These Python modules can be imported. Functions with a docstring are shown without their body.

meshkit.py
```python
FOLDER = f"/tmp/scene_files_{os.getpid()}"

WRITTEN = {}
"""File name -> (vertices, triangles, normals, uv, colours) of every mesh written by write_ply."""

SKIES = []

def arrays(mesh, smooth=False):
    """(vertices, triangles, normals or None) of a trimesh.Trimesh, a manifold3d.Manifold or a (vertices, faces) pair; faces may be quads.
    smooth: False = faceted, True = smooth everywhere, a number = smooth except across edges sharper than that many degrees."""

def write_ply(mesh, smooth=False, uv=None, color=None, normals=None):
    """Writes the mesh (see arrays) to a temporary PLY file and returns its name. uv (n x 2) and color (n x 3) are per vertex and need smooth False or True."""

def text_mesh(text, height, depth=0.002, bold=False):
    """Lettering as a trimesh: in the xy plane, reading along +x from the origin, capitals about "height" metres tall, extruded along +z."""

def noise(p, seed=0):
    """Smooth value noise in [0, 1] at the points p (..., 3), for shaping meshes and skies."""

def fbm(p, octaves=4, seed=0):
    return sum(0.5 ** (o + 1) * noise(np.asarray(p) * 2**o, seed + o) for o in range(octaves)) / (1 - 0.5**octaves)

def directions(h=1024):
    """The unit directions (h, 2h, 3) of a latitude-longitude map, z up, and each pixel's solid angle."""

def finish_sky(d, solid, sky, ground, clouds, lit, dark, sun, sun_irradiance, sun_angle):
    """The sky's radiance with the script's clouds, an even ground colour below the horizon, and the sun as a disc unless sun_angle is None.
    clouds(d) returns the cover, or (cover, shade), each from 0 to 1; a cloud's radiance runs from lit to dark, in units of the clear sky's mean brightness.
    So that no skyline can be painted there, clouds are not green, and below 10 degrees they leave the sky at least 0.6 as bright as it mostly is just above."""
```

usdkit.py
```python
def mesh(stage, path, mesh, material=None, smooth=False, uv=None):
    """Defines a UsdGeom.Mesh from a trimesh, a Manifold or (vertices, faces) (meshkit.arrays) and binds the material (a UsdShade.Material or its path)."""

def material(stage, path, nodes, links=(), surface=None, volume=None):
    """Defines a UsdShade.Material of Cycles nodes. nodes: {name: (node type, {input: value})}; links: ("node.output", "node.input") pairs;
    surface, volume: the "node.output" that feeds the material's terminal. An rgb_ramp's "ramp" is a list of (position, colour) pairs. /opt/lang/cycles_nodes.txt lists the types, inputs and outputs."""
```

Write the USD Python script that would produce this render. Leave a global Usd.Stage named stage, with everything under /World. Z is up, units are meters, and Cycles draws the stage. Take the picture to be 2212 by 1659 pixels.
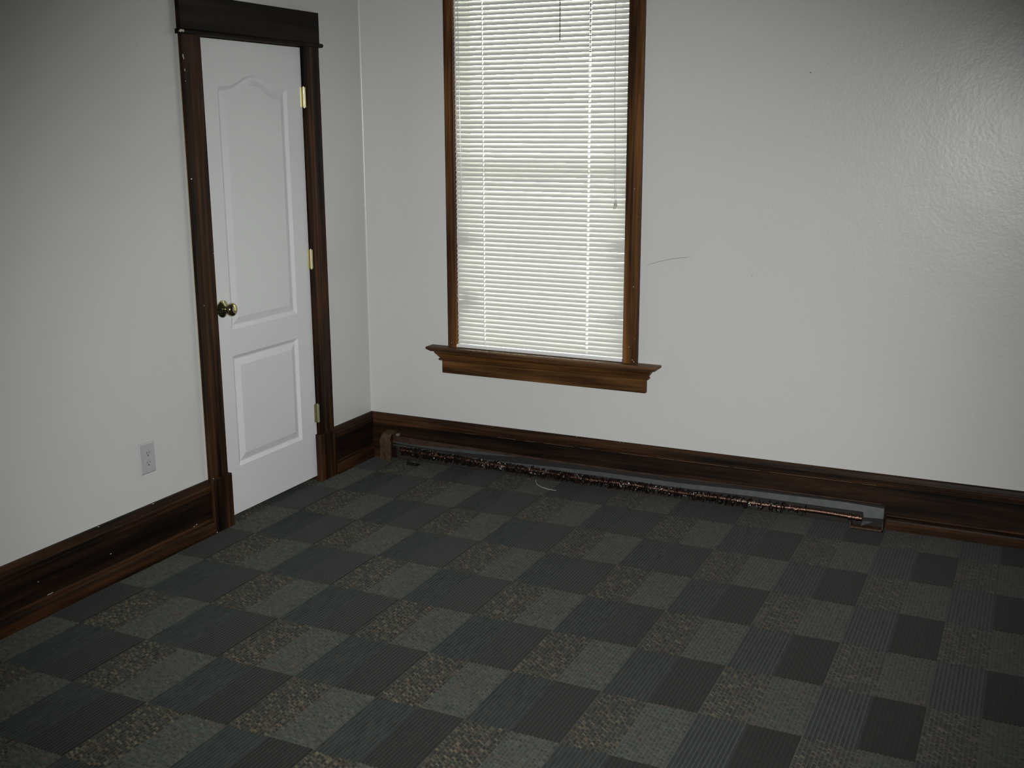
import math, random
import numpy as np, trimesh, manifold3d, usdkit, meshkit
from shapely.geometry import Polygon, box as sbox
from pxr import Usd, UsdGeom, UsdLux, UsdShade, Gf, Sdf

random.seed(7)
rng = np.random.default_rng(7)
stage = Usd.Stage.CreateInMemory()
UsdGeom.SetStageUpAxis(stage, 'Z')
UsdGeom.SetStageMetersPerUnit(stage, 1.0)
UsdGeom.Xform.Define(stage, '/World')
UsdGeom.Scope.Define(stage, '/World/Looks')

# ---------------------------------------------------------------- camera, sky, lamps, exposure
CAM = np.array([3.0930, -4.7643, 1.6873])
YAW, PITCH, ROLL, FPX = 0.44511, -0.228309, -0.00331, 2384.64
fw = np.array([-math.sin(YAW)*math.cos(PITCH), math.cos(YAW)*math.cos(PITCH), math.sin(PITCH)])
rt = np.array([math.cos(YAW), math.sin(YAW), 0.0]); up = np.cross(rt, fw)
rt, up = math.cos(ROLL)*rt+math.sin(ROLL)*up, -math.sin(ROLL)*rt+math.cos(ROLL)*up


def frame(r, u, b, p):
    return Gf.Matrix4d(*r, 0, *u, 0, *b, 0, *p, 1)


cam = UsdGeom.Camera.Define(stage, '/World/camera')
cam.AddTransformOp().Set(frame(rt, up, -fw, CAM))
cam.CreateHorizontalApertureAttr(36.0); cam.CreateVerticalApertureAttr(27.0)
cam.CreateFocalLengthAttr(36.0*FPX/2212)
cam.CreateFStopAttr(0.0)
cam.CreateClippingRangeAttr(Gf.Vec2f(0.05, 200))
cam.CreateExposureAttr(0.0)

dome = UsdLux.DomeLight.Define(stage, '/World/overcast_sky')       # daylight outside the window
dome.CreateColorAttr(Gf.Vec3f(1.0, 1.0, 0.975)); dome.CreateIntensityAttr(3.0)

# the camera's own flash, fired a few centimetres above the lens; its head narrows the beam
FLASH = CAM + 0.02*rt + 0.045*up + 0.03*fw
fl = UsdLux.SphereLight.Define(stage, '/World/camera_flash')
AIM = fw-.072*up+.008*rt; AIM /= np.linalg.norm(AIM)                              # the flash head looks a touch lower than the lens
fl.AddTransformOp().Set(frame((rt-(rt@AIM)*AIM)/np.linalg.norm(rt-(rt@AIM)*AIM), np.cross(rt-(rt@AIM)*AIM, AIM)/np.linalg.norm(rt-(rt@AIM)*AIM), -AIM, FLASH))
fl.CreateRadiusAttr(0.02); fl.CreateIntensityAttr(40800.0); fl.CreateNormalizeAttr(False)
fl.CreateColorAttr(Gf.Vec3f(1.0, 1.0, 0.985))
sh = UsdLux.ShapingAPI.Apply(fl.GetPrim())
sh.CreateShapingConeAngleAttr(35.3); sh.CreateShapingConeSoftnessAttr(1.0)

# ---------------------------------------------------------------- materials
L = '/World/Looks/'


def lin(c):
    return tuple(((x/255)/12.92 if x/255 <= .04045 else ((x/255+.055)/1.055)**2.4) for x in c)


def plain(name, color, rough=.5, metal=0., bump=0., scale=60., var=0., **kw):
    nodes = {'p': ('principled_bsdf', dict(base_color=color, roughness=rough, metallic=metal, **kw)),
             'g': ('geometry', {})}
    links = []
    if var or bump:
        nodes['n'] = ('noise_texture', dict(scale=scale, detail=5., roughness=.6))
        links.append(('g.position', 'n.vector'))
    if var:
        nodes['r'] = ('rgb_ramp', dict(ramp=[(.3, tuple(c*(1-var) for c in color)), (.7, tuple(min(1, c*(1+var)) for c in color))]))
        links += [('n.fac', 'r.fac'), ('r.color', 'p.base_color')]
    if bump:
        nodes['b'] = ('bump', dict(strength=bump, distance=.002))
        links += [('n.fac', 'b.height'), ('b.normal', 'p.normal')]
    return usdkit.material(stage, L+name, nodes, links, surface='p.BSDF')


def wall_paint(name, color, rough, bump):
    # rolled semi-gloss paint over old plaster: fine orange peel and broad waves
    nodes = {'g': ('geometry', {}),
             'n': ('noise_texture', dict(scale=70., detail=3., roughness=.55)),
             'w': ('noise_texture', dict(scale=6., detail=5., roughness=.6)),
             'm': ('math', dict(math_type='multiply_add', value2=2.2)),
             'b': ('bump', dict(strength=bump, distance=.0011)),
             'c': ('noise_texture', dict(scale=1.3, detail=3.)),
             'r': ('rgb_ramp', dict(ramp=[(.3, tuple(x*.965 for x in color)), (.7, color)])),
             'p': ('principled_bsdf', dict(roughness=rough, specular_ior_level=.5))}
    links = [('g.position', 'n.vector'), ('g.position', 'w.vector'), ('g.position', 'c.vector'), ('w.fac', 'm.value1'),
             ('n.fac', 'm.value3'), ('m.value', 'b.height'), ('b.normal', 'p.normal'), ('c.fac', 'r.fac'), ('r.color', 'p.base_color')]
    return usdkit.material(stage, L+name, nodes, links, surface='p.BSDF')


def wood(name, axis, dark, light, rough=.56, coat=.02, worn=None, blot=.35):
    k = [26., 26., 26.]; k['xyz'.index(axis)] = 1.1
    k2 = [9., 9., 9.]; k2['xyz'.index(axis)] = 1.6
    nodes = {'g': ('geometry', {}), 'm': ('mapping', dict(scale=tuple(k))), 'm2': ('mapping', dict(scale=tuple(k2), location=(3.1, 1.7, .4))),
             'n': ('noise_texture', dict(scale=1., detail=7., roughness=.62, distortion=.5)),
             'n2': ('noise_texture', dict(scale=1., detail=3., roughness=.55)),
             'r': ('rgb_ramp', dict(ramp=[(.36, dark), (.50, tuple(.62*a+.38*b for a, b in zip(dark, light))), (.64, light)])),
             'r2': ('rgb_ramp', dict(ramp=[(.33, (blot, blot*.95, blot*.92)), (.62, (1., 1., 1.))])),
             'x': ('mix_color', dict(blend_type='multiply', fac=.85)),
             'b': ('bump', dict(strength=.25, distance=.0012)),
             'p': ('principled_bsdf', dict(roughness=rough, specular_ior_level=.13, coat_weight=coat, coat_roughness=.3))}
    links = [('g.position', 'm.vector'), ('m.vector', 'n.vector'), ('g.position', 'm2.vector'), ('m2.vector', 'n2.vector'), ('n.fac', 'r.fac'), ('n2.fac', 'r2.fac'),
             ('r.color', 'x.a'), ('r2.color', 'x.b'), ('n.fac', 'b.height'), ('b.normal', 'p.normal')]
    last = 'x.result'
    if worn:
        nodes['v'] = ('noise_texture', dict(scale=75., detail=3., roughness=.7))
        nodes['rv'] = ('rgb_ramp', dict(ramp=[(.67, (0, 0, 0)), (.75, (1, 1, 1))]))
        nodes['y'] = ('mix_color', dict(blend_type='mix', b=worn))
        links += [('g.position', 'v.vector'), ('v.fac', 'rv.fac'), ('rv.color', 'y.fac'), (last, 'y.a')]
        last = 'y.result'
    links.append((last, 'p.base_color'))
    return usdkit.material(stage, L+name, nodes, links, surface='p.BSDF')


def carpet(name, stops, seg, fuzz=.22):
    # tufted yarn: every rib is broken into loops of their own colour
    nodes = {'g': ('geometry', {}), 's': ('separate_xyz', {}),
             'rx': ('math', dict(math_type='divide', value2=RIB)), 'fx': ('math', dict(math_type='floor')),
             'w1': ('white_noise_texture', dict(dimensions='1D')),
             'ya': ('math', dict(math_type='multiply_add', value2=1/seg)),
             'wk': ('math', dict(math_type='multiply', value2=7.3)),
             'fy': ('math', dict(math_type='floor')), 'c': ('combine_xyz', {}),
             'w2': ('white_noise_texture', dict(dimensions='3D')),
             'r': ('rgb_ramp', dict(ramp=stops)),
             'fr': ('math', dict(math_type='fraction')), 'pi': ('math', dict(math_type='multiply', value2=math.pi)), 'lo': ('math', dict(math_type='sine')), 'bh': ('math', dict(math_type='multiply_add', value2=.35)),
             'n': ('noise_texture', dict(scale=420., detail=2., roughness=.6)),
             'r2': ('rgb_ramp', dict(ramp=[(.3, (.62, .62, .62)), (.7, (1.25, 1.25, 1.25))])),
             'x': ('mix_color', dict(blend_type='multiply', fac=1., use_clamp=False)),
             'b': ('bump', dict(strength=fuzz, distance=.006)),
             'p': ('principled_bsdf', dict(roughness=.85, specular_ior_level=.25, sheen_weight=.08, sheen_roughness=.5))}
    nodes['rr'] = ('math', dict(math_type='multiply', value2=17.31))
    nodes['yy'] = ('math', dict(math_type='multiply', value2=.62/seg))
    nodes['c2'] = ('combine_xyz', {})
    nodes['w3'] = ('noise_texture', dict(scale=1., detail=1.5, roughness=.6))
    nodes['hn'] = ('noise_texture', dict(scale=26., detail=2.))
    nodes['hr'] = ('rgb_ramp', dict(ramp=[(.30, (1.22, .90, .84)), (.45, (1., 1., 1.)), (.58, (1., 1., 1.)), (.72, (.86, 1.08, 1.04))]))
    nodes['x2'] = ('mix_color', dict(blend_type='multiply', fac=1., use_clamp=False))
    links = [('g.position', 's.vector'), ('s.x', 'rx.value1'), ('rx.value', 'fx.value1'), ('fx.value', 'w1.w'), ('w1.value', 'wk.value1'),
             ('s.y', 'ya.value1'), ('wk.value', 'ya.value3'), ('fx.value', 'rr.value1'), ('rr.value', 'c2.x'), ('s.y', 'yy.value1'), ('yy.value', 'c2.y'), ('c2.vector', 'w3.vector'),
             ('w3.fac', 'r.fac'), ('g.position', 'n.vector'), ('n.fac', 'r2.fac'), ('r.color', 'x.a'), ('r2.color', 'x.b'), ('g.position', 'hn.vector'), ('hn.fac', 'hr.fac'),
             ('x.result', 'x2.a'), ('hr.color', 'x2.b'), ('x2.result', 'p.base_color'),
             ('ya.value', 'fr.value1'), ('fr.value', 'pi.value1'), ('pi.value', 'lo.value1'), ('n.fac', 'bh.value1'), ('lo.value', 'bh.value3'),
             ('bh.value', 'b.height'), ('b.normal', 'p.normal')]
    for k in ('fy', 'c', 'w2'): nodes.pop(k)
    return usdkit.material(stage, L+name, nodes, links, surface='p.BSDF')


CX, CY, X0, Y0 = .1525, .3229, .4802, -1.2123       # carpet blocks: size and one corner of the grid
RIB = CX/12
# a copy of the grid is phased so that ribs start on block edges
paint = wall_paint('white_wall_paint', (.60, .605, .59), .315, .42)
ceil_paint = plain('ceiling_paint', (.62, .62, .60), .8)
door_white = plain('white_door_paint', (.69, .70, .715), .36, bump=.12, scale=180.)
D1, D2 = (.0065, .0036, .002), (.082, .036, .0145)
wood_z = wood('dark_stained_wood_upright', 'z', D1, D2)
wood_y = wood('dark_stained_wood_along_left_wall', 'y', D1, (.072, .030, .012))
wood_x = wood('dark_stained_wood_along_back_wall', 'x', D1, (.078, .034, .0135))
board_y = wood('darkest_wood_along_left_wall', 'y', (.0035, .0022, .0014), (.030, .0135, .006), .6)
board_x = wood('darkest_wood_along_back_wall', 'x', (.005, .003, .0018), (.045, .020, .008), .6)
head_y = wood('near_black_stained_wood', 'y', (.003, .0022, .0014), (.024, .012, .006))
oak_z = wood('brown_window_wood_upright', 'z', (.034, .0135, .0042), (.215, .094, .028), .50, .04, worn=(.20, .11, .045), blot=.6)
oak_x = wood('brown_window_wood_level', 'x', (.036, .0155, .005), (.205, .094, .029), .50, .04, blot=.6)
stool_x = wood('worn_window_stool_wood', 'x', (.050, .024, .011), (.20, .108, .052), .5, .06, worn=(.20, .15, .10))
brass = plain('polished_brass', (.50, .43, .24), .14, 1.)
brass_dull = plain('hinge_brass', (.55, .52, .36), .34, 1.)
plate_white = plain('outlet_plastic', (.43, .43, .44), .4)
slot_dark = plain('dark_slot', (.012, .012, .012), .6)
caulk = plain('old_cream_paint', (.46, .455, .37), .6)
chipc = plain('bare_plaster_chip', (.60, .55, .48), .8)
graphite = plain('pencil_mark', (.20, .20, .20), .7)
slat_white = usdkit.material(stage, L+'blind_vinyl', {
    'p': ('principled_bsdf', dict(base_color=(.66, .66, .62), roughness=.42)),
    't': ('translucent_bsdf', dict(color=(.70, .70, .64))), 'm': ('mix_closure', dict(fac=.06))},
    [('p.BSDF', 'm.closure1'), ('t.BSDF', 'm.closure2')], surface='m.closure')
vinyl = plain('white_sash_paint', (.66, .66, .62), .5)
cordm = plain('blind_cord', (.45, .45, .42), .7)
rail_white = plain('blind_rail_white', (.70, .72, .72), .35)
wandm = usdkit.material(stage, L+'clear_wand_plastic', {'p': ('principled_bsdf', dict(base_color=(.75, .76, .74), roughness=.15, transmission_weight=.5, ior=1.45))}, [], surface='p.BSDF')
pane = usdkit.material(stage, L+'window_glass', {
    't': ('transparent_bsdf', dict(color=(.93, .96, .94))), 'g': ('glossy_bsdf', dict(color=(1, 1, 1), roughness=.02)), 'f': ('fresnel', dict(IOR=1.45)), 'm': ('mix_closure', {})},
    [('f.fac', 'm.fac'), ('t.BSDF', 'm.closure1'), ('g.BSDF', 'm.closure2')], surface='m.closure')
steel = plain('dusty_grey_steel', (.066, .072, .072), .5, .25, var=.2, scale=30.)
rust = plain('brown_painted_steel', (.040, .020, .013), .5, var=.5, scale=22.)
tan = plain('rusty_tan_bracket', (.070, .043, .022), .5, .2, var=.55, scale=60.)
copper = plain('dull_copper', (.20, .115, .085), .34, 1., bump=.6, scale=160., var=.5)
fin_metal = plain('dirty_fin_metal', (.115, .085, .072), .26, .9, var=.8, scale=70., bump=.5)
darkmetal = plain('dark_metal', (.018, .018, .017), .45, .4)
chain_metal = plain('dark_ball_chain', (.012, .011, .010), .4, .6)
fan_wood = plain('fan_brown', (.06, .03, .015), .4)
wire_white = plain('pale_wire', (.55, .55, .52), .45)
sub = plain('black_subfloor', (.01, .011, .01), .95)

DK, DB = (.020, .021, .019), (.026, .034, .034)
C_LIGHT = carpet('carpet_light_grey', [(.30, (.020, .0235, .0175)), (.42, (.036, .041, .0325)), (.52, (.047, .052, .042)), (.62, (.062, .064, .051)), (.72, (.084, .081, .061))], .0065, .12)
C_BLUE = carpet('carpet_blue_grey', [(.30, (.0125, .0180, .0155)), (.5, (.0185, .0250, .0220)), (.7, (.026, .032, .028))], .04, .08)
C_BROWN = carpet('carpet_dark_brown', [(.30, (.0050, .0060, .0051)), (.5, (.0084, .0088, .0073)), (.62, (.0118, .0106, .0084)), (.72, (.0205, .0135, .0094))], .006, .05)
C_GOLD = carpet('carpet_gold_fleck', [(.30, (.011, .0117, .0095)), (.44, (.021, .0212, .0163)), (.53, (.037, .0355, .0255)), (.61, (.074, .065, .039)), (.70, (.120, .107, .070))], .0068, .12)

# ---------------------------------------------------------------- builders
taken = {}


def path_for(name, parent):
    base = (parent.GetPath() if parent is not None else Sdf.Path('/World')).pathString + '/' + name
    n = taken.get(base, 0); taken[base] = n+1
    return base if n == 0 else f'{base}_{n:03d}'


def tag(p, label=None, cat=None, group=None, kind=None):
    p = p.GetPrim() if hasattr(p, 'GetPrim') else p
    for k, v in (('label', label), ('category', cat), ('group', group), ('kind', kind)):
        if v: p.SetCustomDataByKey(k, v)
    return p


def thing(name, label=None, cat=None, kind=None, loc=(0, 0, 0), group=None):
    x = UsdGeom.Xform.Define(stage, path_for(name, None)); x.AddTranslateOp().Set(Gf.Vec3d(*loc))
    return tag(x.GetPrim(), label, cat, group, kind)


def origin(parent):
    """World position of the thing a part hangs under (things are only translated)."""
    p = parent
    while p.GetPath().pathString.count('/') > 2: p = p.GetParent()
    a = p.GetAttribute('xformOp:translate')
    return np.array(a.Get()) if a and a.HasAuthoredValue() else np.zeros(3)


def obj(name, mesh, mat, parent=None, label=None, smooth=False, kind=None, cat=None):
    v, f, n = meshkit.arrays(mesh, smooth)
    if parent is not None: v = v - origin(parent)
    m = usdkit.mesh(stage, path_for(name, parent), (v, f), mat)
    if n is not None:
        m.CreateNormalsAttr([Gf.Vec3f(*map(float, q)) for q in n]); m.SetNormalsInterpolation('vertex')
    return tag(m.GetPrim(), label, cat, None, kind)


def cat(*ms): return trimesh.util.concatenate([m for m in ms])


def box(x0, x1, y0, y1, z0, z1, c=0.):
    x0, x1 = sorted((x0, x1)); y0, y1 = sorted((y0, y1)); z0, z1 = sorted((z0, z1))
    if c <= 0:
        return trimesh.creation.box(bounds=[[x0, y0, z0], [x1, y1, z1]])
    P = []
    for sx in (0, 1):
        for sy in (0, 1):
            for sz in (0, 1):
                p = np.array([(x0, x1)[sx], (y0, y1)[sy], (z0, z1)[sz]]); d = np.array([1-2*sx, 1-2*sy, 1-2*sz])*c
                for k in range(3):
                    q = p + d; q[k] = p[k]; P.append(q)
    return trimesh.convex.convex_hull(np.array(P))


def prism(profile, a0, a1, place):
    """Extrudes the 2-D profile from a0 to a1; place(p, q, a) gives x, y, z."""
    poly = Polygon(profile)
    m = trimesh.creation.extrude_polygon(poly, a1-a0, engine='earcut')
    v = np.array(m.vertices)
    out = np.stack(place(v[:, 0], v[:, 1], v[:, 2]+a0), 1)
    m = trimesh.Trimesh(out, m.faces, process=False)
    if m.volume < 0: m.invert()
    return m


on_left = lambda d, z, a: (d, a, z)           # along the left wall, d out of it
on_back = lambda d, z, a: (a, -d, z)          # along the back wall


def tube(points, r, n=8):
    pts = np.asarray(points, float)
    t = np.gradient(pts, axis=0); t /= np.linalg.norm(t, axis=1, keepdims=True)
    ref = np.array([0, 0, 1.0]) if abs(t[0, 2]) < .8 else np.array([1.0, 0, 0])
    a = np.arange(n)/n*2*math.pi; V = []; F = []
    for i, p in enumerate(pts):
        s = np.cross(t[i], ref); s /= np.linalg.norm(s); w = np.cross(s, t[i])
        V += [p + (np.cos(q)*s+np.sin(q)*w)*(r if np.ndim(r) == 0 else r[i]) for q in a]
    for i in range(len(pts)-1):
        for k in range(n):
            A, B, C, D = i*n+k, i*n+(k+1) % n, (i+1)*n+(k+1) % n, (i+1)*n+k
            F += [(A, B, C), (A, C, D)]
    V += [pts[0], pts[-1]]; e = len(V)
    for k in range(n):
        F += [(e-2, (k+1) % n, k), (e-1, (len(pts)-1)*n+k, (len(pts)-1)*n+(k+1) % n)]
    m = trimesh.Trimesh(np.array(V), np.array(F), process=False)
    if m.volume < 0: m.invert()
    return m


def lathe(profile, axis, center, n=40):
    """Revolves (radius, height) about z, then turns z onto the axis."""
    m = trimesh.creation.revolve(np.array(profile, float), sections=n)
    T = {'z': np.eye(4), 'x': trimesh.transformations.rotation_matrix(math.pi/2, [0, 1, 0]), '-y': trimesh.transformations.rotation_matrix(math.pi/2, [1, 0, 0])}[axis]
    m.apply_transform(T); m.apply_translation(center)
    return m


def stack(slices, cap=True):
    """Lofts rectangles (z, x0, x1, y_front) standing against the back wall, from the top down."""
    V, F = [], []
    for z, x0, x1, yf in slices:
        V += [(x0, 0.004, z), (x0, yf, z), (x1, yf, z), (x1, 0.004, z)]
    for i in range(len(slices)-1):
        for k in range(4):
            a, b, c, d = i*4+k, i*4+(k+1) % 4, (i+1)*4+(k+1) % 4, (i+1)*4+k
            F += [(a, b, c), (a, c, d)]
    e = (len(slices)-1)*4
    F += [(0, 2, 1), (0, 3, 2), (e, e+1, e+2), (e, e+2, e+3)]
    m = trimesh.Trimesh(np.array(V, float), np.array(F), process=False)
    if m.volume < 0: m.invert()
    return m


def plate(outline, y0, y1):
    """A flat plate in the x-z plane between two y."""
    return prism(outline, y0, y1, lambda x, z, a: (x, a, z))


# ---------------------------------------------------------------- the room
RX, RY, RZ = 6.6, -8.6, 3.05
DY0, DY1, DZ = -1.172, -.486, 2.046           # door opening
WX0, WX1, WZ0, WZ1 = .530, 1.398, .600, 2.58  # window opening


def wall_with_hole(outer, hole, a0, a1, place):
    poly = Polygon(outer, [hole])
    m = trimesh.creation.extrude_polygon(poly, a1-a0, engine='earcut')
    v = np.array(m.vertices); m = trimesh.Trimesh(np.stack(place(v[:, 0], v[:, 1], v[:, 2]+a0), 1), m.faces, process=False)
    if m.volume < 0: m.invert()
    return m


rect = lambda a, b, c, d: [(a, c), (b, c), (b, d), (a, d)]
wl = Polygon(rect(RY, 0, -.02, RZ)).difference(sbox(DY0, -1, DY1, DZ))
m = trimesh.creation.extrude_polygon(wl, .16, engine='earcut'); v = np.array(m.vertices)
m = trimesh.Trimesh(np.stack([v[:, 2]-.16, v[:, 0], v[:, 1]], 1), m.faces, process=False)
if m.volume < 0: m.invert()
obj('wall_left', m, paint, label='white painted wall with the narrow door and the outlet', kind='structure')
wb = thing('wall_back', 'white painted wall with the blind covered window', kind='structure')
obj('plaster', wall_with_hole(rect(-.16, RX, -.02, RZ), rect(WX0, WX1, WZ0, WZ1), 0, .18, lambda x, z, a: (x, a, z)), paint, wb)
obj('wall_right', box(RX, RX+.12, RY, .18, -.02, RZ), paint, label='white painted wall closing the room on the right', kind='structure')
obj('wall_front', box(-.16, RX+.12, RY-.12, RY, -.02, RZ), paint, label='white painted wall behind the photographer', kind='structure')
obj('ceiling', box(-.16, RX+.12, RY-.12, .18, RZ, RZ+.1), ceil_paint, label='plain white ceiling', kind='structure')
obj('trim_1', prism([(0, 0), (.006, 0), (.0035, -.0015), (.0015, -.0035), (0, -.006)], .238, RZ, lambda p, q, a: (p, q, a)), paint,
    label='painted caulk bead up the corner of the two white walls', kind='structure')

# marks on the back wall: thin raised scuffs
def mark(pts, w):
    p = np.array(pts); V = []; F = []
    n = len(p)
    for i in range(n):
        t = p[min(i+1, n-1)]-p[max(i-1, 0)]; t = t/np.linalg.norm(t); s = np.array([-t[1], t[0]])*w*(1 if 0 < i < n-1 else .3)
        for q, y in ((p[i]+s, -.0006), (p[i]-s, -.0006)): V.append((q[0], y, q[1]))
    k = len(V); V += [(a, 0.001, c) for a, b, c in V]
    for i in range(n-1):
        F += [(2*i, 2*i+1, 2*i+3), (2*i, 2*i+3, 2*i+2), (2*i, 2*i+2, k+2*i+2), (2*i, k+2*i+2, k+2*i), (2*i+1, k+2*i+1, k+2*i+3), (2*i+1, k+2*i+3, 2*i+3)]
    m = trimesh.Trimesh(np.array(V), np.array(F), process=False); return m


t_ = np.linspace(0, 1, 9)
obj('scratch_mark', mark(np.stack([1.493+.21*t_, 1.076+.082*t_-.034*t_**2], 1), .0009), graphite, wb, label='thin curved grey scratch right of the window')
for (x, z, r) in ((2.18, 1.902, .0035), (2.247, 1.937, .0015), (1.979, 1.055, .002)):
    obj('nail_speck', mark([(x-r, z), (x, z+.0004), (x+r, z)], r), graphite, wb)

# ---------------------------------------------------------------- floor of carpet blocks
floor = thing('floor', 'dark carpet of grey, blue, brown and gold blocks', kind='structure')
obj('subfloor', box(-.16, RX+.12, RY-.12, .18, -.06, -.012), sub, floor)
KIND = [C_BROWN, C_GOLD, C_LIGHT, C_BLUE]
PH = 0.00095


DEPTH = [.0010, .0050, .0036, .0062]                 # cut pile is flat, loop pile is ribbed


def block_mesh(x0, x1, y0, y1, kind):
    """Ribbed block: rounded ribs run along y, grooves between."""
    k = max(1, int(round((x1-x0)/RIB))); X = []; Z = []
    for r in range(k):
        a = x0+(x1-x0)*r/k; w = (x1-x0)/k
        X += [a, a+.26*w, a+.5*w, a+.74*w]; d = DEPTH[kind]; Z += [-d, -.22*d, 0, -.22*d]
    X.append(x1); Z.append(-DEPTH[kind])
    n = len(X)
    V = [(x, y0, z) for x, z in zip(X, Z)]+[(x, y1, z) for x, z in zip(X, Z)]+[(x0, y0, -.012), (x1, y0, -.012), (x0, y1, -.012), (x1, y1, -.012)]
    F = []
    for i in range(n-1): F += [(i, i+1, n+i+1), (i, n+i+1, n+i)]
    b = 2*n
    F += [(0, n, b+2), (0, b+2, b), (n-1, b+1, b+3), (n-1, b+3, 2*n-1), (0, b, b+1), (0, b+1, n-1), (n, b+3, b+2), (n, 2*n-1, b+3)]
    return trimesh.Trimesh(np.array(V), np.array(F), process=False)


FX0, FX1, FY1 = -.12, RX, 0.0
blocks, rest = [], {0: [], 1: [], 2: [], 3: []}
for i in range(-5, 42):
    for j in range(-24, 5):
        xa, xb, ya, yb = X0+CX*(i-1), X0+CX*i, Y0+CY*j, Y0+CY*(j+1)
        xa, xb, ya, yb = max(xa, FX0), min(xb, FX1), max(ya, RY), min(yb, FY1)
        if xb-xa < .004 or yb-ya < .004: continue
        kind = (i+2*j) % 4
        c = np.array([(xa+xb)/2, (ya+yb)/2, 0])-CAM
        d = c@fw; u = 1106+FPX*(c@rt)/d if d > 0 else 1e9; w = 829.5-FPX*(c@up)/d if d > 0 else 1e9
        seen = -60 < u < 2272 and w < 1740
        (blocks if seen else rest[kind]).append((xa, xb, ya, yb, kind, d))
blocks.sort(key=lambda b: b[5])
for b in blocks[300:]: rest[b[4]].append(b)
for xa, xb, ya, yb, kind, d in blocks[:300]:
    obj('carpet_tile', block_mesh(xa+.0001, xb-.0001, ya+.00005, yb-.00005, kind), KIND[kind], floor)
for kind in range(4):
    if rest[kind]:
        obj('carpet_field', cat(*[block_mesh(b[0]+.0001, b[1]-.0001, b[2]+.00005, b[3]-.00005, kind) for b in rest[kind]]), KIND[kind], floor, kind='stuff')

# ---------------------------------------------------------------- baseboards
CAP = [(0, .236), (.010, .236), (.014, .233), (.018, .222), (.020, .212), (.0245, .207), (.0245, .200), (.019, .197), (.019, .192), (.022, .189), (.022, .183), (.0145, .179), (0, .179)]
BOARD = [(0, .179), (.013, .179), (.013, .06), (0, .06)]
BASE = [(0, .066), (.0165, .066), (.021, .062), (.022, .057), (.019, .053), (.026, .051), (.032, .045), (.034, .038), (.034, -.003), (0, -.003)]
PL0, PL1, PR0, PR1 = -1.288, -1.163, -.505, -.372       # plinth blocks


def baseboard(bb, place, w, wb_, segs, base_segs=None, board=BOARD, mitre=None):
    for a, b in segs:
        obj('cap_moulding', prism(CAP, a, b, place), w, bb)
        obj('board', prism(board, a, b, place), wb_, bb)
    for a, b in (base_segs or segs):
        obj('base_moulding', prism(BASE, a, b, place), w, bb)


bb = thing('baseboard_left', 'tall dark stained baseboard along the door wall', kind='structure')
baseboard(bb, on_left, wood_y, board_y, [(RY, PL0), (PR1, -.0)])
bb = thing('baseboard_back', 'tall dark stained baseboard under the window, behind the heater', kind='structure')
baseboard(bb, on_back, wood_x, board_x, [(0, RX)], [(0, .088), (2.612, RX)], board=[(0, .179), (.013, .179), (.013, -.003), (0, -.003)])
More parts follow.
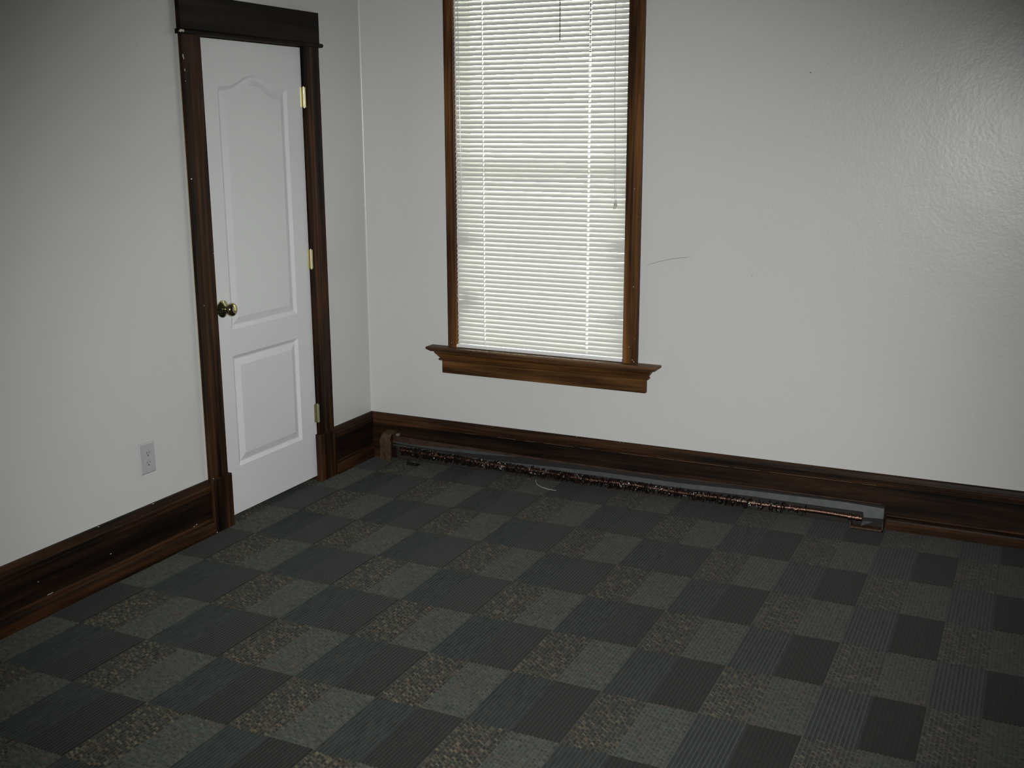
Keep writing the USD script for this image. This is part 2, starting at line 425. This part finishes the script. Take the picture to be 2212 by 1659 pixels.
# little paint nicks on the baseboards
nick = []
for (y, z) in ((-1.62, .237), (-1.905, .237)): nick.append(box(.009, .0138, y-.003, y+.003, z-.002, z-.0004, .0005))
for (y, z, l) in ((-2.155, .0665, .012), (-1.86, .112, .003), (-2.2, .13, .002), (-1.40, .0665, .004), (-1.385, .07, .004)): nick.append(box(.0128, .0142, y-l, y+l, z-.0012, z+.0012))
obj('paint_nick', cat(*nick), chipc, stage.GetPrimAtPath('/World/baseboard_left'), kind='stuff')
nick = [box(x-l, x+l, -.0232, -.0215, .1868, .1876) for x, l in ((.60, .035), (.80, .05), (.93, .03), (1.08, .08), (1.22, .03), (1.47, .07), (1.62, .04), (1.80, .12), (2.0, .06), (2.22, .12), (2.40, .06), (2.53, .03))]
nick += [box(x-.003, x+.003, -.0145, -.010, .2345, .2364, .0006) for x in (.72, 1.17, 1.39, 1.41)]
obj('paint_nick', cat(*nick), plain('rubbed_edge', (.20, .16, .12), .3), stage.GetPrimAtPath('/World/baseboard_back'), kind='stuff')

# ---------------------------------------------------------------- door
door = thing('door_1', 'narrow white two panel door with an arched top panel', kind='structure', loc=(0, -.83, .026))
OY0, OY1, OZ0, OZ1 = -1.167, -.491, .026, 2.041


def upper_outline(i, n=41):
    y0, y1, z0 = -1.068+i, -.603-i, .845+i
    s = np.linspace(0, 1, n)
    g = np.clip((s-.10)/.80, 0, 1)
    z = 1.853 + .004*np.minimum(1, np.minimum(s, 1-s)/.10) + .052*(.5-.5*np.cos(2*math.pi*g)) - i*.95
    top = [(y1+(y0-y1)*a, b) for a, b in zip(s, z)]
    return [(y0, z0), (y1, z0)] + top


def lower_outline(i):
    return rect(-1.074+i, -.608-i, .237+i, .731-i)


def panel_mesh(fn):
    steps = [(0, 0), (.003, -.0022), (.014, -.0090), (.018, -.0097), (.022, -.0090), (.046, -.0016), (.049, -.001)]
    rings = [np.array([(d, a, b) for a, b in fn(i)]) for i, d in steps]
    n = len(rings[0]); V = np.vstack(rings+[rings[0]*[0, 1, 1]+[-.030, 0, 0]]); F = []
    for r in range(len(steps)-1):
        for k in range(n):
            a, b = r*n+k, r*n+(k+1) % n
            F += [(a, b, b+n), (a, b+n, a+n)]
    e = (len(steps)-1)*n
    tri = trimesh.creation.triangulate_polygon(Polygon(fn(steps[-1][0])), engine='earcut')
    vv, ff = tri
    base = len(V); V = np.vstack([V, np.stack([np.full(len(vv), steps[-1][1]), vv[:, 0], vv[:, 1]], 1)])
    F += [tuple(base+q for q in t) for t in ff]
    bk = len(steps)*n
    vv, ff = trimesh.creation.triangulate_polygon(Polygon(fn(0)), engine='earcut')
    base = len(V); V = np.vstack([V, np.stack([np.full(len(vv), -.030), vv[:, 0], vv[:, 1]], 1)])
    F += [tuple(base+q for q in t[::-1]) for t in ff]
    for k in range(n):
        a, b = k, (k+1) % n
        F += [(b, a, bk+a), (b, bk+a, bk+b)]
    m = trimesh.Trimesh(V, np.array(F), process=False)
    if m.volume < 0: m.invert()
    return m


leaf = Polygon(rect(OY0, OY1, OZ0, OZ1), [upper_outline(0), lower_outline(0)])
m = trimesh.creation.extrude_polygon(leaf, .034, engine='earcut'); v = np.array(m.vertices)
m = trimesh.Trimesh(np.stack([v[:, 2]-.034, v[:, 0], v[:, 1]], 1), m.faces, process=False)
if m.volume < 0: m.invert()
obj('leaf', m, door_white, door)
obj('panel', panel_mesh(upper_outline), door_white, door, label='tall raised panel with an arched top', smooth=12)
obj('panel', panel_mesh(lower_outline), door_white, door, label='short rectangular raised panel', smooth=12)
kn = obj('rosette', lathe([(0, .020), (.012, .020), (.016, .017), (.030, .008), (.0362, .004), (.0368, .0), (0, 0)], 'x', (0.0005, -1.122, .944)), brass, door, smooth=35)
obj('knob', lathe([(0, .016), (.0105, .016), (.011, .026), (.016, .030), (.024, .036), (.0285, .046), (.0285, .053), (.025, .060), (.018, .0645), (.009, .066), (0, .0662)], 'x', (0, -1.122, .944), 48), brass, kn, smooth=40)
for zc in (1.824, 1.088, .341):
    h = obj('hinge', cat(box(.0002, .0022, -.507, -.4885, zc-.0445, zc+.0445, .0006), box(-.002, .018, -.4885, -.4868, zc-.0445, zc+.0445)), brass_dull, door)
    seg = [trimesh.creation.cylinder(.0062, .0168, sections=16, transform=trimesh.transformations.translation_matrix((.0078, -.4862, zc+(k-2)*.0178))) for k in range(5)]
    seg.append(trimesh.creation.cylinder(.0046, .096, sections=12, transform=trimesh.transformations.translation_matrix((.0078, -.4862, zc))))
    obj('hinge_barrel', cat(*seg), brass_dull, h, smooth=40)

# door trim: casings, header with bead, plinth blocks, jamb
tr = thing('trim_2', 'dark stained door surround with plain header and plinth blocks', kind='structure')
PROF = [(0, 0), (.0195, 0), (.022, .003), (.022, .066), (.0185, .069), (.0175, .073), (.0205, .077), (.0205, .094), (.0185, .098), (.0165, .103), (.0165, .112), (0, .112)]
obj('casing', prism(PROF, .234, 2.047, lambda d, w, a: (d, -1.284+w, a)), wood_z, tr)
obj('casing', prism(PROF, .234, 2.047, lambda d, w, a: (d, -.374-w, a)), wood_z, tr)
obj('header', box(0, .026, -1.288, -.372, 2.063, 2.198, .002), head_y, tr)
obj('header_bead', prism([(0, 2.046), (.030, 2.046), (.036, 2.049), (.0385, 2.055), (.036, 2.061), (.030, 2.064), (0, 2.064)], -1.296, -.361, on_left), head_y, tr)
obj('plinth_block', box(0, .031, PL0, PL1, -.003, .236, .002), wood_z, tr)
obj('plinth_block', box(0, .031, PR0, PR1, -.003, .236, .002), wood_z, tr)
obj('jamb', cat(box(-.12, .0015, DY0-.001, OY0-.001, -.003, DZ), box(-.12, .0015, OY1+.0012, DY1+.001, -.003, DZ), box(-.12, .0015, DY0, DY1, OZ1+.002, DZ+.001)), wood_z, tr)
obj('door_stop', cat(box(-.055, -.036, DY0, DY0+.02, -.003, DZ), box(-.055, -.036, DY1-.02, DY1, -.003, DZ), box(-.055, -.036, DY0, DY1, DZ-.02, DZ)), wood_z, tr)
obj('paint_line', box(0, .004, -1.2885, -1.2845, .238, 2.046), caulk, tr, label='ragged cream line of old wall paint')
ch = []
for (y, z, w, h) in ((-1.2835, 1.963, .004, .012), (-1.280, 1.954, .003, .008), (-1.279, 1.910, .003, .010), (-1.278, 1.868, .003, .004), (-1.2825, 1.492, .006, .005), (-1.18, 1.185, .002, .003), (-1.26, .98, .003, .004)):
    ch.append(box(.0205, .0229, y-w/2, y+w/2, z-h/2, z+h/2, .0004))
c0 = trimesh.creation.icosphere(1, 1.0); c0.vertices = c0.vertices*[.012, .008, .008]*(1+.3*rng.standard_normal((len(c0.vertices), 1))*.5)+[.031, -1.292, 2.055]; ch.append(c0)
ch.append(box(.0295, .032, PL0+.001, PL0+.008, .001, .005, .0005)); ch.append(box(.0205, .0235, -1.276, -1.272, .238, .242, .0005))
obj('paint_chip', cat(*ch), chipc, tr, kind='stuff')
# darkness behind the door: the next room's wall
obj('trim_3', box(-.30, -.17, -1.6, -.2, -.02, 2.3), plain('closet_dark', (.05, .045, .04), .9), label='back of the dark closet behind the door', kind='structure')

# ---------------------------------------------------------------- window
win = thing('window_1', 'tall sash window in a brown wooden surround with a moulded stool', kind='structure')
CV = [(0, 0), (.024, 0), (.027, .003), (.027, .9), (.024, 1), (0, 1)]


def casing_back(x0, x1):
    w = x1-x0
    return prism([(0, 0), (.022, 0), (.026, .004), (.026, w*.55), (.024, w*.6), (.025, w-.005), (.022, w), (0, w)], .622, 2.60, lambda d, q, a: (x0+q, -d, a))


obj('casing', casing_back(.479, .532), oak_z, win)
obj('casing', casing_back(1.398, 1.468), oak_z, win)
obj('head_casing', box(.47, 1.478, -.028, 0, 2.60, 2.74, .002), oak_x, win)
obj('jamb', cat(box(WX0-.001, WX0+.004, -.001, .17, .622, WZ1), box(WX1-.004, WX1+.001, -.001, .17, .622, WZ1), box(WX0, WX1, -.001, .17, WZ1-.006, WZ1+.001)), vinyl, win)
obj('stool', stack([(.6235, .376, 1.578, -.058), (.622, .374, 1.580, -.0635), (.617, .373, 1.581, -.066), (.612, .374, 1.580, -.0645), (.609, .378, 1.576, -.060), (.604, .388, 1.567, -.056), (.6005, .391, 1.564, -.053)]), stool_x, win)
obj('inner_sill', box(WX0, WX1, 0, .16, .600, .6225), stool_x, win)
s = np.linspace(0, 1, 7)
obj('bed_moulding', stack([(.6005, .413, 1.545, -.050)] + [(.594-.030*a, .413+.022*a-.004*math.sin(math.pi*a), 1.545-.022*a, -.050+.022*a+.005*math.sin(math.pi*a)) for a in s]
                          + [(.563, .431, 1.527, -.0335), (.559, .4295, 1.5285, -.036), (.554, .431, 1.527, -.0335), (.552, .435, 1.523, -.028)]), oak_x, win, smooth=25)
obj('apron', box(.443, 1.514, -.024, 0, .488, .553, .002), oak_x, win)
obj('trim_4', box(-1.5, 4.5, .18, 1.35, 2.70, 2.80), plain('soffit_paint', (.55, .55, .52), .8), label='roof eave outside above the window', kind='structure')
# sashes and glass behind the blind
for (z0, z1, y) in ((.624, 1.50, .060), (1.47, 2.574, .100)):
    sash = obj('sash', cat(box(WX0+.004, WX0+.026, y, y+.03, z0, z1), box(WX1-.026, WX1-.004, y, y+.03, z0, z1), box(WX0+.026, WX1-.026, y, y+.03, z0, z0+.03), box(WX0+.026, WX1-.026, y, y+.03, z1-.028, z1)), vinyl, win)
    obj('pane', box(WX0+.024, WX1-.024, y+.013, y+.017, z0+.028, z1-.026), pane, sash)
dust = []
for k in range(60):
    x = .60+.72*rng.random(); y = -.0605+.012*rng.random()**2; l = .003+.02*rng.random()**2
    dust.append(box(x-l, x+l, y-.0012, y+.0012, .6232, .6242))
for (x, z) in ((1.448, .640), (1.455, .633), (1.40, .644), (1.43, .70), (.500, .645), (1.44, 1.42), (1.445, .98)): 
    c0 = trimesh.creation.icosphere(1, 1.0); c0.vertices = c0.vertices*[.0022, .0012, .0028]*(1+.25*rng.standard_normal((len(c0.vertices), 1)))+[x, -.0256, z]; dust.append(c0)
obj('paint_smudge', cat(*dust), plain('chalky_paint', (.36, .34, .31), .8), win, label='chalky white paint smudges worn along the stool', kind='stuff')

# ---------------------------------------------------------------- mini blind
YB = -.010
blind = thing('window_blind', 'white mini blind with bent slats drawn down over the window', 'blind', loc=(.963, YB, .626))
BX0, BX1 = .5305, 1.3975
PITCHB, CH = .02205, .0238
HOLES, HOLEW = (.681, 1.2165), (.0022, .0048)
ZS = .656


def slat(k, z):
    tilt = math.radians(63)
    xs = sorted(set([BX0, BX0+.02, BX0+.06, BX0+.11, .60, .66, 1.0, .82, 1.10, 1.17, 1.26, 1.30, BX1-.06, BX1-.02, BX1] + [h+s*w for h, w in zip(HOLES, HOLEW) for s in (-1, 1)]))
    o0, o1 = rng.normal(0, .0009), rng.normal(0, .0009)
    xs = [x+(o0 if x == BX0 else o1 if x == BX1 else 0) for x in xs]
    low = 1 if z > 1.36 else 0
    dzl, dzr = rng.normal(0, .0004), rng.normal(0, .0004)
    tl, tr_ = BENT_L.get(k, (0, 0)), BENT_R.get(k, (0, 0))
    prof = [(-.5, 0), (-.27, .0011), (0, .0016), (.27, .0011), (.5, 0)]
    mt = rng.normal(0, .025)
    V, F = [], []
    cols = len(prof)
    for x in xs:
        # bent ends: the slat is turned shut and shifted there
        wl = max(0, 1-(x-BX0)/.15)**1.3; wr = max(0, 1-(BX1-x)/.13)**1.3
        t = tilt+mt+tl[0]*wl+tr_[0]*wr
        dz = dzl*(BX1-x)/.87+dzr*(x-BX0)/.87+tl[1]*wl+tr_[1]*wr-.0006*math.sin(math.pi*(x-BX0)/.87)
        dy = -.004*abs(tl[0])*wl-.004*abs(tr_[0])*wr
        for c, h in prof:
            # room edge low, outer edge high; crown faces up into the room
            y = YB + c*CH*math.cos(t) - h*math.sin(t) + dy
            V.append((x, y, z+dz + c*CH*math.sin(t) + h*math.cos(t)))
    n = len(xs); th = np.array([0, .00022, -.00018])
    V = V + [tuple(np.array(q)+th) for q in V]; o = n*cols
    for i in range(n-1):
        hole = any(abs((xs[i]+xs[i+1])/2-h) < .002 for h in HOLES)
        for j in range(cols-1):
            if hole and j in (1, 2): continue
            a, b, c, d = i*cols+j, (i+1)*cols+j, (i+1)*cols+j+1, i*cols+j+1
            F += [(a, b, c), (a, c, d), (o+a, o+c, o+b), (o+a, o+d, o+c)]
    for i in range(n-1):
        for j, s in ((0, 1), (cols-1, -1)):
            a, b = i*cols+j, (i+1)*cols+j
            F += [(a, o+a, o+b)[::s], (a, o+b, b)[::s]]
    for j in range(cols-1):
        for i, s in ((0, -1), (n-1, 1)):
            a, b = i*cols+j, i*cols+j+1
            F += [(a, o+a, o+b)[::s], (a, o+b, b)[::s]]
    return trimesh.Trimesh(np.array(V), np.array(F), process=False)


NS = int((2.50-ZS)/PITCHB)


def kz(z): return int(round((z-ZS)/PITCHB))


BENT_L = {kz(1.175): (.35, .002), kz(1.153): (.55, -.001), kz(1.131): (.6, 0), kz(.895): (.5, .003), kz(.873): (.75, -.001), kz(.851): (.7, -.004), kz(.829): (.2, -.002), kz(.807): (.35, 0)}
BENT_R = {kz(1.175): (.15, -.002), kz(1.153): (.45, .001), kz(1.131): (.6, 0), kz(1.109): (-.1, -.003), kz(1.087): (.5, .002), kz(1.045): (.45, 0), kz(.86): (.15, 0), kz(.838): (.5, .002), kz(.816): (.45, -.002), kz(.72): (.3, 0)}
for k in range(NS):
    obj('slat', slat(k, ZS+PITCHB*k), slat_white, blind, smooth=30)
obj('headrail', box(BX0, BX1, YB-.013, YB+.013, 2.515, 2.545, .001), rail_white, blind)
obj('bottom_rail', prism([(-.0125, .6265), (-.0128, .6385), (-.009, .6425), (.009, .6425), (.0125, .6385), (.0125, .6265)], .5275, 1.3965, lambda p, q, a: (a, YB-.002+p, q+.0)), rail_white, blind)
for x in HOLES:
    obj('ladder_cord', cat(*[tube([(x, YB+s, .637), (x, YB+s, 1.4), (x, YB+s, 2.515)], .0006, 5) for s in (-.0105, .0105)], tube([(x+.001, YB-.001, .634), (x+.001, YB-.001, 1.5), (x+.001, YB-.001, 2.515)], .0006, 5)), cordm, blind)
obj('tilt_wand', tube([(.562, YB-.024, 2.52), (.563, YB-.019, 2.0), (.5645, YB-.016, 1.60), (.566, YB-.016, 1.346)], .0022, 6), wandm, blind)
pc = obj('pull_cord', cat(tube([(1.333, YB-.020, 2.52), (1.340, YB-.016, 1.8), (1.3475, YB-.016, 1.352)], .0008, 5), tube([(1.336, YB-.020, 2.52), (1.342, YB-.018, 1.8), (1.3545, YB-.017, 1.362)], .0008, 5)), cordm, blind)
for (x, z) in ((1.3475, 1.352), (1.3545, 1.362)):
    obj('tassel', lathe([(0, .006), (.0022, .006), (.0028, 0), (.0062, -.021), (.0058, -.024), (0, -.024)], 'z', (x, YB-.017, z), 12), plain('tassel_plastic', (.48, .47, .41), .4) if x < 1.35 else '/World/Looks/tassel_plastic', pc, smooth=40)

# ---------------------------------------------------------------- outlet
out = thing('electrical_outlet', 'white duplex electrical outlet on the left wall beside the door', 'outlet', loc=(0, -1.622, .425))
oc, oz = -1.622, .425
hull = trimesh.convex.convex_hull(np.array([(0, oc+a*.0415, oz+b*.0625) for a in (-1, 1) for b in (-1, 1)]+[(.003, oc+a*.0415, oz+b*.0625) for a in (-1, 1) for b in (-1, 1)]+[(.0065, oc+a*.037, oz+b*.058) for a in (-1, 1) for b in (-1, 1)]))
obj('cover_plate', hull, plate_white, out)
for s in (1, -1):
    zc = oz+s*.0195
    a = np.linspace(0, 2*math.pi, 25)[:-1]
    pts = np.stack([.0172*np.cos(a), np.clip(.0172*np.sin(a), -.0142, .0142)], 1)
    r = obj('receptacle', prism(pts.tolist(), .005, .0088, lambda p, q, d: (d, oc+p, zc+q)), plate_white, out)
    obj('slot', cat(box(.0085, .0091, oc-.0075, oc-.0053, zc-.001, zc+.0075), box(.0085, .0091, oc+.0053, oc+.0075, zc-.000, zc+.0065),
        prism([(.0028*math.cos(q), .0028*math.sin(q)) for q in np.linspace(0, 2*math.pi, 13)[:-1]], .0085, .0091, lambda p, q, d: (d, oc+p, zc-.0075+q))), slot_dark, r)
obj('screw', lathe([(0, .0012), (.0024, .0008), (.003, 0), (0, 0)], 'x', (.0064, oc, oz), 12), plate_white, out)

# ---------------------------------------------------------------- baseboard heater with its cover gone
ht = thing('baseboard_heater', 'uncovered baseboard heater with a rusty end bracket and bent copper fin tube', 'heater', loc=(1.35, 0, 0))
obj('end_bracket', cat(
    trimesh.convex.convex_hull(np.array([(x, y, z) for (x, z) in ((.094, .0), (.155, -.0), (.150, .108), (.090, .108)) for y in (-.0725, -.0705)])),
    trimesh.convex.convex_hull(np.array([(.090, -.0725, .106), (.150, -.0725, .106), (.090, -.0705, .106), (.150, -.0705, .106), (.098, -.052, .140), (.152, -.052, .140), (.098, -.050, .138), (.152, -.050, .138)])),
    trimesh.convex.convex_hull(np.array([(.098, -.052, .140), (.152, -.052, .140), (.098, -.050, .138), (.152, -.050, .138), (.112, -.016, .152), (.165, -.016, .152), (.112, -.016, .150), (.165, -.016, .150)])),
    box(.150, .190, -.056, -.018, .1415, .1435), box(.150, .155, -.072, -.062, .004, .108), box(.092, .094, -.071, -.014, .0, .12)), tan, ht)
obj('bracket_tab', box(.182, .197, -.058, -.040, .136, .147, .001), plain('bare_bright_metal', (.30, .28, .22), .4, .5), ht)
up_x = [.150, .31, .52, .66, 1.0, 1.5, 2.05, 2.59]
top = [.130, .124, .121, .118, .112, .108, .112, .112]; bot = [.096, .092, .098, .106, .102, .101, .107, .108]
obj('cover_strip', plate([(x, z) for x, z in zip(up_x, top)]+[(x, z) for x, z in list(zip(up_x, bot))[::-1]], -.034, -.030), rust, ht, label='reddish brown upper strip of the heater')
gx = [.148, .284, .43, .666, .85]; gt = [.098, .094, .099, .107, .104]; gb = [.091, .086, .084, .090, .102]
obj('cover_lip', plate(list(zip(gx, gt))+list(zip(gx, gb))[::-1], -.037, -.034), steel, ht)
px = [.150, .46, .736, .97, 1.30, 1.70, 2.02, 2.44, 2.60]; pt = [.081, .072, .067, .074, .083, .082, .092, .097, .092]
pbx = [.15, .46, .93, 1.31, 1.66, 2.02, 2.31, 2.515, 2.52, 2.60]; pb = [.076, .067, .060, .063, .060, .067, .066, .066, .043, .048]
bp_ = plate(list(zip(px, pt))+list(zip(pbx, pb))[::-1], 0, .003)
bp_.vertices[:, 1] = -.028 - .010*(1-(bp_.vertices[:, 2]-.04)/.06) - bp_.vertices[:, 1]     # leans back so its face looks up a little
obj('back_plate', bp_, steel, ht)
xs = np.linspace(.20, 2.515, 60)
pz = np.interp(xs, [.2, .55, .93, 1.5, 2.04, 2.515], [.062, .058, .050, .046, .045, .043])
obj('copper_pipe', tube(np.stack([xs, -.056+.004*np.sin(xs*9), pz+.002*np.sin(xs*14)], 1), .0108, 12), copper, ht, smooth=50)
fins = []
x = .215
while x < 2.30:
    if rng.random() < (.86 if x < 2.05 else .35):
        hgt, dep = .017+.006*rng.random(), .015+.006*rng.random()
        q = trimesh.creation.box((.0007, dep*2, hgt*2))
        q = q.subdivide().subdivide()
        v = np.array(q.vertices); v[:, 0] += (v[:, 2]/hgt)**2*rng.normal(0, .0035)+(v[:, 1]/dep)**2*rng.normal(0, .003)
        q = trimesh.Trimesh(v, q.faces, process=False)
        q.apply_transform(trimesh.transformations.euler_matrix(rng.normal(0, .10), rng.normal(0, .22), rng.normal(0, .25)))
        q.apply_translation((x, -.056+.004*math.sin(x*9), np.interp(x, [.2, .55, .93, 1.5, 2.04, 2.515], [.062, .058, .050, .046, .045, .043])-.004))
        fins.append(q)
    x += .0052+.003*rng.random()
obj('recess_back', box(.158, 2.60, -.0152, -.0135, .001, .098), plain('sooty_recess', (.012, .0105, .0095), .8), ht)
obj('fin', cat(*fins), fin_metal, ht, label='dirty crumpled heat fins along the pipe', kind='stuff')
tips = []
for k in range(280):
    x = .26+2.0*rng.random()**.85
    if rng.random() < .5: x = (.72, .80, .98, 1.42, 1.50, 1.62, 1.80, 1.98, 2.04, 2.12)[rng.integers(10)]+rng.normal(0, .025)
    c0 = trimesh.creation.icosphere(1, 1.0); r = .0011+.0018*rng.random()**2
    c0.vertices = c0.vertices*[r*(1+rng.random()), r, r*(1+2*rng.random())]
    c0.apply_transform(trimesh.transformations.euler_matrix(*rng.uniform(-1, 1, 3)))
    c0.apply_translation((x, -.056+.004*math.sin(x*9)-.012-.006*rng.random(), np.interp(x, [.2, .55, .93, 1.5, 2.04, 2.515], [.062, .058, .050, .046, .045, .043])+.016*(2*rng.random()-1)+.004)); tips.append(c0)
obj('bent_fin_tip', cat(*tips), plain('bright_torn_aluminium', (.62, .60, .56), .22, 1.), ht, label='bright torn aluminium tips glinting on the fins', smooth=40, kind='stuff')
for x in (2.235, 2.465, 2.495):
    obj('pipe_collar', tube([(x-.006, -.056, .043), (x, -.056, .043), (x+.006, -.056, .043)], .0145, 12), copper, ht, smooth=50)
obj('pipe_cradle', cat(box(2.472, 2.605, -.080, -.077, .0, .010), box(2.601, 2.605, -.080, -.014, 0, .05), box(2.470, 2.473, -.082, -.030, .0, .030), box(2.472, 2.605, -.080, -.020, .0, .002)), tan, ht)
obj('cradle_gusset', trimesh.convex.convex_hull(np.array([(x, y, z) for (x, z) in ((2.512, .010), (2.520, .034), (2.563, .036)) for y in (-.062, -.060)])), steel, ht)
obj('support_strap', trimesh.convex.convex_hull(np.array([(1.040, -.064, .082), (1.052, -.064, .082), (1.012, -.066, .044), (1.022, -.066, .044), (1.040, -.062, .082), (1.052, -.062, .082), (1.012, -.064, .044), (1.022, -.064, .044)])), steel, ht)
obj('fallen_clip', cat(trimesh.convex.convex_hull(np.array([(.255, -.080, .002), (.262, -.080, .026), (.300, -.088, .004), (.255, -.078, .002), (.262, -.078, .026), (.300, -.086, .004)])),
    trimesh.convex.convex_hull(np.array([(.300, -.105, .001), (.306, -.105, .001), (.335, -.070, .030), (.341, -.070, .030), (.300, -.103, .001), (.341, -.068, .030)])), box(.262, .325, -.095, -.060, .0, .003)), darkmetal, ht)

# ---------------------------------------------------------------- loose wire on the carpet
t_ = np.linspace(0, 1, 14)
wv = np.stack([np.interp(t_, [0, .15, .3, .5, .75, 1], [.985, .994, 1.013, 1.048, 1.089, 1.125]), np.interp(t_, [0, .15, .3, .5, .75, 1], [-.078, -.100, -.127, -.150, -.161, -.157]), .004+.010*(1-t_)**2], 1)
w_ = obj('wire', tube(wv, .0011, 6), wire_white, None, label='thin pale loop of loose wire on the carpet in front of the heater', cat='wire')

# ---------------------------------------------------------------- ceiling fan (above the frame); its pull chains hang into view
FXc, FYc = 1.745, -1.476
fan = thing('ceiling_fan', 'ceiling fan whose two dark beaded pull chains hang before the blind', 'ceiling fan', loc=(FXc, FYc, RZ))
obj('canopy', lathe([(0, RZ-.001), (.065, RZ-.001), (.06, RZ-.05), (.02, RZ-.07), (0, RZ-.07)], 'z', (FXc, FYc, 0)), fan_wood, fan, smooth=40)
obj('downrod', trimesh.creation.cylinder(.012, .12, sections=16, transform=trimesh.transformations.translation_matrix((FXc, FYc, RZ-.11))), brass_dull, fan, smooth=40)
obj('motor', lathe([(0, 2.79), (.09, 2.785), (.115, 2.76), (.115, 2.69), (.08, 2.66), (.06, 2.62), (.06, 2.57), (0, 2.565)], 'z', (FXc, FYc, 0)), brass_dull, fan, smooth=40)
for k in range(5):
    b = box(.14, .62, -.062, .062, 2.70, 2.708, .003)
    b.apply_transform(trimesh.transformations.rotation_matrix(.2, (1, 0, 0), (0, 0, 2.704))); b.apply_transform(trimesh.transformations.rotation_matrix(k*2*math.pi/5+.3, (0, 0, 1))); b.apply_translation((FXc, FYc, 0))
    obj('blade', b, fan_wood, fan)
for (x, y, z) in ((1.700, -1.494, 1.950), (1.788, -1.461, 1.915)):
    beads = []
    zz = z
    while zz < 2.575:
        s = trimesh.creation.icosphere(1, .00185); s.apply_translation((x, y, zz)); beads.append(s); zz += .0052
    beads.append(trimesh.creation.cylinder(.0006, 2.575-z, sections=5, transform=trimesh.transformations.translation_matrix((x, y, (z+2.575)/2))))
    obj('pull_chain', cat(*beads), chain_metal, fan, smooth=60)
